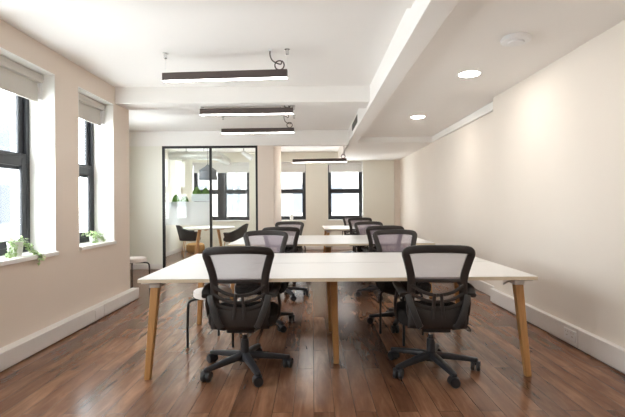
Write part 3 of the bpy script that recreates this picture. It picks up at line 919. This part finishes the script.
ivy('potted_ivy', 'ivy in a white pot trailing over the nearest left window sill', (-2.545, 3.72, SZ), 0.062, 0.122, 90,
    [[(0.02, 0.03, 0.115), (0.05, 0.075, 0.10), (0.075, 0.10, 0.05), (0.085, 0.125, 0.015), (0.135, 0.13, -0.005), (0.148, 0.12, -0.05)],
     [(0.03, 0.02, 0.115), (0.07, 0.06, 0.08), (0.09, 0.09, 0.02), (0.14, 0.10, 0.00), (0.150, 0.09, -0.06)],
     [(0.0, -0.04, 0.115), (0.03, -0.10, 0.10), (0.04, -0.13, 0.05), (0.04, -0.16, 0.015)],
     [(0.02, -0.04, 0.115), (0.05, -0.08, 0.07), (0.06, -0.12, 0.02), (0.05, -0.19, 0.02)]], 3, 0.085)
ivy('potted_ivy', 'small pale green ivy on the sill of the narrow left window', (-2.565, 5.08, SZ), 0.045, 0.075, 150,
    [[(0.02, 0.03, 0.08), (0.05, 0.075, 0.07), (0.06, 0.11, 0.03), (0.06, 0.13, 0.01)],
     [(0.02, -0.03, 0.08), (0.06, -0.06, 0.07), (0.07, -0.09, 0.02), (0.06, -0.12, 0.01)]], 5, 0.12)
ivy('potted_plant', 'tiny pale potted plant on the far window sill beside the pier', (-0.585, YB + 0.055, BZ0 + 0.038), 0.05, 0.13, 60, [], 9, 0.05)

# ------------------------------------------------------------------ the meeting room
t = thing('meeting_table', 'round white meeting table on splayed wooden legs behind the glass', 'table', (-2.50, 10.5, 0))
b = MB(); b.lathe([(0.59, 0.700), (0.61, 0.705), (0.61, 0.727), (0.60, 0.730)], 48); b.build('tabletop', M_TOP, t, smooth=True)
b = MB(); b.box(-0.36, 0.36, -0.03, 0.03, 0.665, 0.70); b.box(-0.03, 0.03, -0.36, 0.36, 0.664, 0.70); b.build('under_frame', M_OAK, t)
for k in range(4):
    a = R(45 + 90 * k + 12); c, s = math.cos(a), math.sin(a)
    b = MB(); leg_post(b, (0.30 * c, 0.30 * s, 0.70), (0.46 * c, 0.46 * s, 0.0), 0.062, 0.045); b.build('leg', M_OAK, t, bevel=0.008)

def tub_chair():
    t = thing('tub_chair', '', 'chair', group='charcoal tub chairs at the meeting table')
    # wrap-around shell: faces +y, lowest at the arm fronts
    b = MB(); rows = []
    for i in range(8):
        u = i / 7; row = []
        for q in range(25):
            a = R(-200 + 220 * q / 24)              # around the back
            back = max(0.0, -math.sin(a))
            top = 0.60 + 0.20 * back ** 1.5
            z = 0.38 + (top - 0.38) * u
            r = 0.255 + 0.065 * u
            row.append((1.05 * r * math.cos(a), r * math.sin(a) * (1.0 + 0.12 * u), z))
        rows.append(row)
    b.grid(rows); b.build('shell', M_CHARC, t, smooth=True, solid=0.035)
    b = MB(); b.lathe([(0.20, 0.375), (0.235, 0.385), (0.242, 0.43), (0.225, 0.462), (0.10, 0.470)], 32); b.build('seat_cushion', M_CHARC, t, smooth=True)
    for (sx, sy) in ((1, 1), (-1, 1), (1, -1), (-1, -1)):
        b = MB(); b.tube([(sx * 0.15, sy * 0.15, 0.385), (sx * 0.205, sy * 0.205, 0.0)], 0.010, 10); b.build('leg', M_OAK, t, smooth=True)
    return t
tc_ = tub_chair()
tc_.location = (-3.08, 11.0, 0); tc_.rotation_euler = (0, 0, R(-68)); tc_['label'] = 'charcoal tub chair on the left of the round meeting table'
t2 = copy_tree(tc_); t2.location = (-1.94, 10.62, 0); t2.rotation_euler = (0, 0, R(80)); t2['label'] = 'charcoal tub chair on the right of the round meeting table'

t = thing('rattan_pouf', 'tan woven pouf on the floor behind the round meeting table', 'pouf', (-3.16, 11.72, 0))
b = MB(); b.lathe([(0.19, 0.0), (0.235, 0.04), (0.245, 0.12), (0.235, 0.20), (0.18, 0.235), (0.05, 0.24)], 28)
b.build('pouf_body', M_POUF, t, smooth=True)

t = thing('pendant_lamp', 'slate grey dome pendant hanging over the round meeting table', 'lamp', (-2.52, 10.5, 0))
b = MB()
rows = [[(r * math.cos(2 * PI * q / 32), r * math.sin(2 * PI * q / 32), z) for q in range(32)] for (r, z) in ((0.025, 2.23), (0.05, 2.205), (0.13, 2.145), (0.205, 2.095), (0.210, 2.08), (0.190, 2.075), (0.200, 2.02), (0.212, 1.93), (0.220, 1.87))]
b.grid(rows, wrap=True); b.build('lamp_shade', M_SHADE, t, smooth=True, solid=0.006)
b = MB(); b.lathe([(0.016, 2.20), (0.016, 2.24)], 12); b.tube([(0, 0, 2.24), (0, 0, ZC)], 0.005, 8); b.build('cord', M_BLACKM, t)
b = MB(); b.lathe([(0.015, 2.02), (0.04, 2.06), (0.03, 2.12), (0.015, 2.20)], 14); b.build('bulb', M_BULB, t, smooth=True)
b = MB(); b.lathe([(0.05, ZC - 0.02), (0.05, ZC)], 20); b.build('ceiling_rose', M_BLACKM, t)

t = thing('air_duct', 'round metal ventilation duct with an elbow under the meeting room ceiling', 'duct')
b = MB()
path = [(-3.62, 11.05, 2.52), (-3.3, 11.05, 2.52), (-2.9, 11.05, 2.52), (-2.62, 11.05, 2.52), (-2.47, 11.09, 2.51), (-2.39, 11.22, 2.49), (-2.37, 11.5, 2.48), (-2.37, 11.8, 2.48), (-2.37, 12.1, 2.48)]
P = catmull(path, 6)
b.tube(P, 0.105, 20)
b.build('duct_pipe', M_DUCT, t, smooth=True)
b = MB()
for i in range(4, len(P) - 4, 4):
    d = (P[i + 1] - P[i - 1]).normalized() * 0.012
    b.tube([P[i] - d, P[i] + d], 0.116, 20)
b.build('duct_collars', M_DUCT, t, smooth=True)
b = MB(); b.tube([(-2.75, 11.05, 2.60), (-2.75, 11.05, ZC)], 0.006, 8); b.tube([(-3.2, 11.05, 2.60), (-3.2, 11.05, ZC)], 0.006, 8)
b.build('hanger_rod', M_BLACKM, t)

t = thing('spotlight', 'white tilted spotlight on the meeting room ceiling', 'light', (-1.62, 10.3, ZC))
b = MB(); b.lathe([(0.045, -0.03), (0.05, 0.0)], 18); b.tube([(0, 0, -0.03), (0, 0, -0.21)], 0.008, 8); b.build('stem', M_BLACKM, t)
Mx = Matrix.Rotation(R(55), 3, 'Y') @ Matrix.Rotation(R(10), 3, 'X')
b = MB(); b.lathe([(0.035, 0.06), (0.050, 0.05), (0.056, -0.22), (0.046, -0.225)], 20, (0.02, 0, -0.24), M=Matrix.Rotation(R(-55), 3, 'Y')); b.build('lamp_head', M_WHITE, t, smooth=True)

def planter(label, x0, x1, z0, z1, spike, seed):
    rnd = random.Random(seed)
    t = thing('planter_box', label, 'planter', ((x0 + x1) / 2, YP + 0.115, z0), 0, 'moss planters behind the glass')
    w = x1 - x0
    b = MB(); b.box(-w / 2, w / 2, -0.0785, 0.07, 0, z1 - z0); b.build('trough', M_TROUGH, t, bevel=0.004)
    b = MB()
    for (u, hh, ww) in ((-0.25, 1.0, 0.26), (0.24, 0.85, 0.25)):
        rows = []
        for (zz, k) in ((0, 1.0), (0.3, 0.92), (0.55, 0.74), (0.8, 0.45), (0.95, 0.2), (1.0, 0.03)):
            rows.append([(u * w + w * ww * k * math.cos(2 * PI * q / 20) * rnd.uniform(.88, 1.08), 0.06 * k * math.sin(2 * PI * q / 20) * rnd.uniform(.88, 1.08), z1 - z0 - 0.005 + 0.155 * hh * zz) for q in range(20)])
        b.grid(rows, wrap=True)
    b.build('moss', M_MOSS, t)
planter('grey planter with two moss mounds beside the middle post of the glass partition', -2.395, -2.04, 1.33, 1.475, True, 2)
planter('low planter with two small moss mounds behind the frosted band, left', -2.80, -2.46, 1.22, 1.325, False, 4)

# ------------------------------------------------------------------ outside
def facade(name, label, x0, x1, y0, y1, z0, z1, axis, mat, wins):
    t = thing(name, label, 'building')
    b = MB(); b.box(x0, x1, y0, y1, z0, z1); b.build('facade', mat, t)
    for (u, z, w, h) in wins:
        b = MB()
        if axis == 'x': b.box(x1 - 0.05, x1 + 0.03, u - w / 2, u + w / 2, z, z + h)
        else: b.box(u - w / 2, u + w / 2, y0 - 0.03, y0 + 0.05, z, z + h)
        b.build('window', M_OUTWIN, t)
    return t
facade('building', 'pale rendered building seen through the upper left window panes', -19, -12, 9.0, 17.6, -8, 5.1, 'x', M_STONE,
       [(11.2 + 1.9 * k, z, 0.7, 1.5) for k in range(4) for z in (-2.2, 0.6, 3.0)])
facade('building', 'pale brick building seen through the far windows', -9, 7, 27, 32, -8, 7.5, 'y', M_STONE2,
       [(-7 + 2.1 * k, z, 1.0, 1.7) for k in range(7) for z in (-2.4, 0.8, 4.0)])

# ------------------------------------------------------------------ light
w = bpy.data.worlds.new('overcast_sky'); scene.world = w
w.use_nodes = True
bg = w.node_tree.nodes['Background']
bg.inputs[0].default_value = (0.93, 0.97, 1.0, 1)
bg.inputs[1].default_value = 6.2

def portal(loc, rot, sx, sy):
    l = bpy.data.lights.new('window_portal', 'AREA'); l.shape = 'RECTANGLE'; l.size = sx; l.size_y = sy
    l.cycles.is_portal = True
    o = bpy.data.objects.new('window_portal', l); COL.objects.link(o)
    o.location = loc; o.rotation_euler = rot
for (y0, y1) in WIN_L:
    portal((XLO - 0.02, (y0 + y1) / 2, (WZ0 + WZ1) / 2), (0, R(-90), 0), WZ1 - WZ0, y1 - y0)
for (x0, x1) in BW:
    portal(((x0 + x1) / 2, YB + 0.32, (BZ0 + BZ1) / 2), (R(-90), 0, 0), x1 - x0, BZ1 - BZ0)

portal((-3.78, sum(WING_Y) / 2, (BZ0 + BZ1) / 2), (0, R(-90), 0), BZ1 - BZ0, WING_Y[1] - WING_Y[0])
cm = CI[0] + CD * CLEN * sum(CT) / 2 + CN * 0.18
portal((cm.x, cm.y, (BZ0 + BZ1) / 2), (R(90), 0, math.atan2(CN.y, CN.x) + PI / 2 + PI), CLEN * (CT[1] - CT[0]), BZ1 - BZ0)

# ------------------------------------------------------------------ camera
cam = bpy.data.cameras.new('camera')
cam.sensor_fit = 'HORIZONTAL'; cam.sensor_width = 36.0
cam.lens = 36.0 * FPX / 625.0
cam.shift_x = 0.0
cam.shift_y = -3.5 / 625.0
cam.clip_start = 0.05; cam.clip_end = 200
co = bpy.data.objects.new('camera', cam); COL.objects.link(co)
co.location = (0, 0, CAM_H); co.rotation_euler = (R(90), R(0.4), 0)
scene.camera = co

vs = scene.view_settings
vs.view_transform = 'Standard'; vs.look = 'None'; vs.gamma = 1.0; vs.use_curve_mapping = False
vs.exposure = 1.45
scene.cycles.use_denoising = True
scene.cycles.max_bounces = 14
scene.cycles.diffuse_bounces = 8
scene.cycles.glossy_bounces = 5
scene.cycles.transparent_max_bounces = 24
scene.cycles.transmission_bounces = 8
scene.cycles.sample_clamp_indirect = 6.0
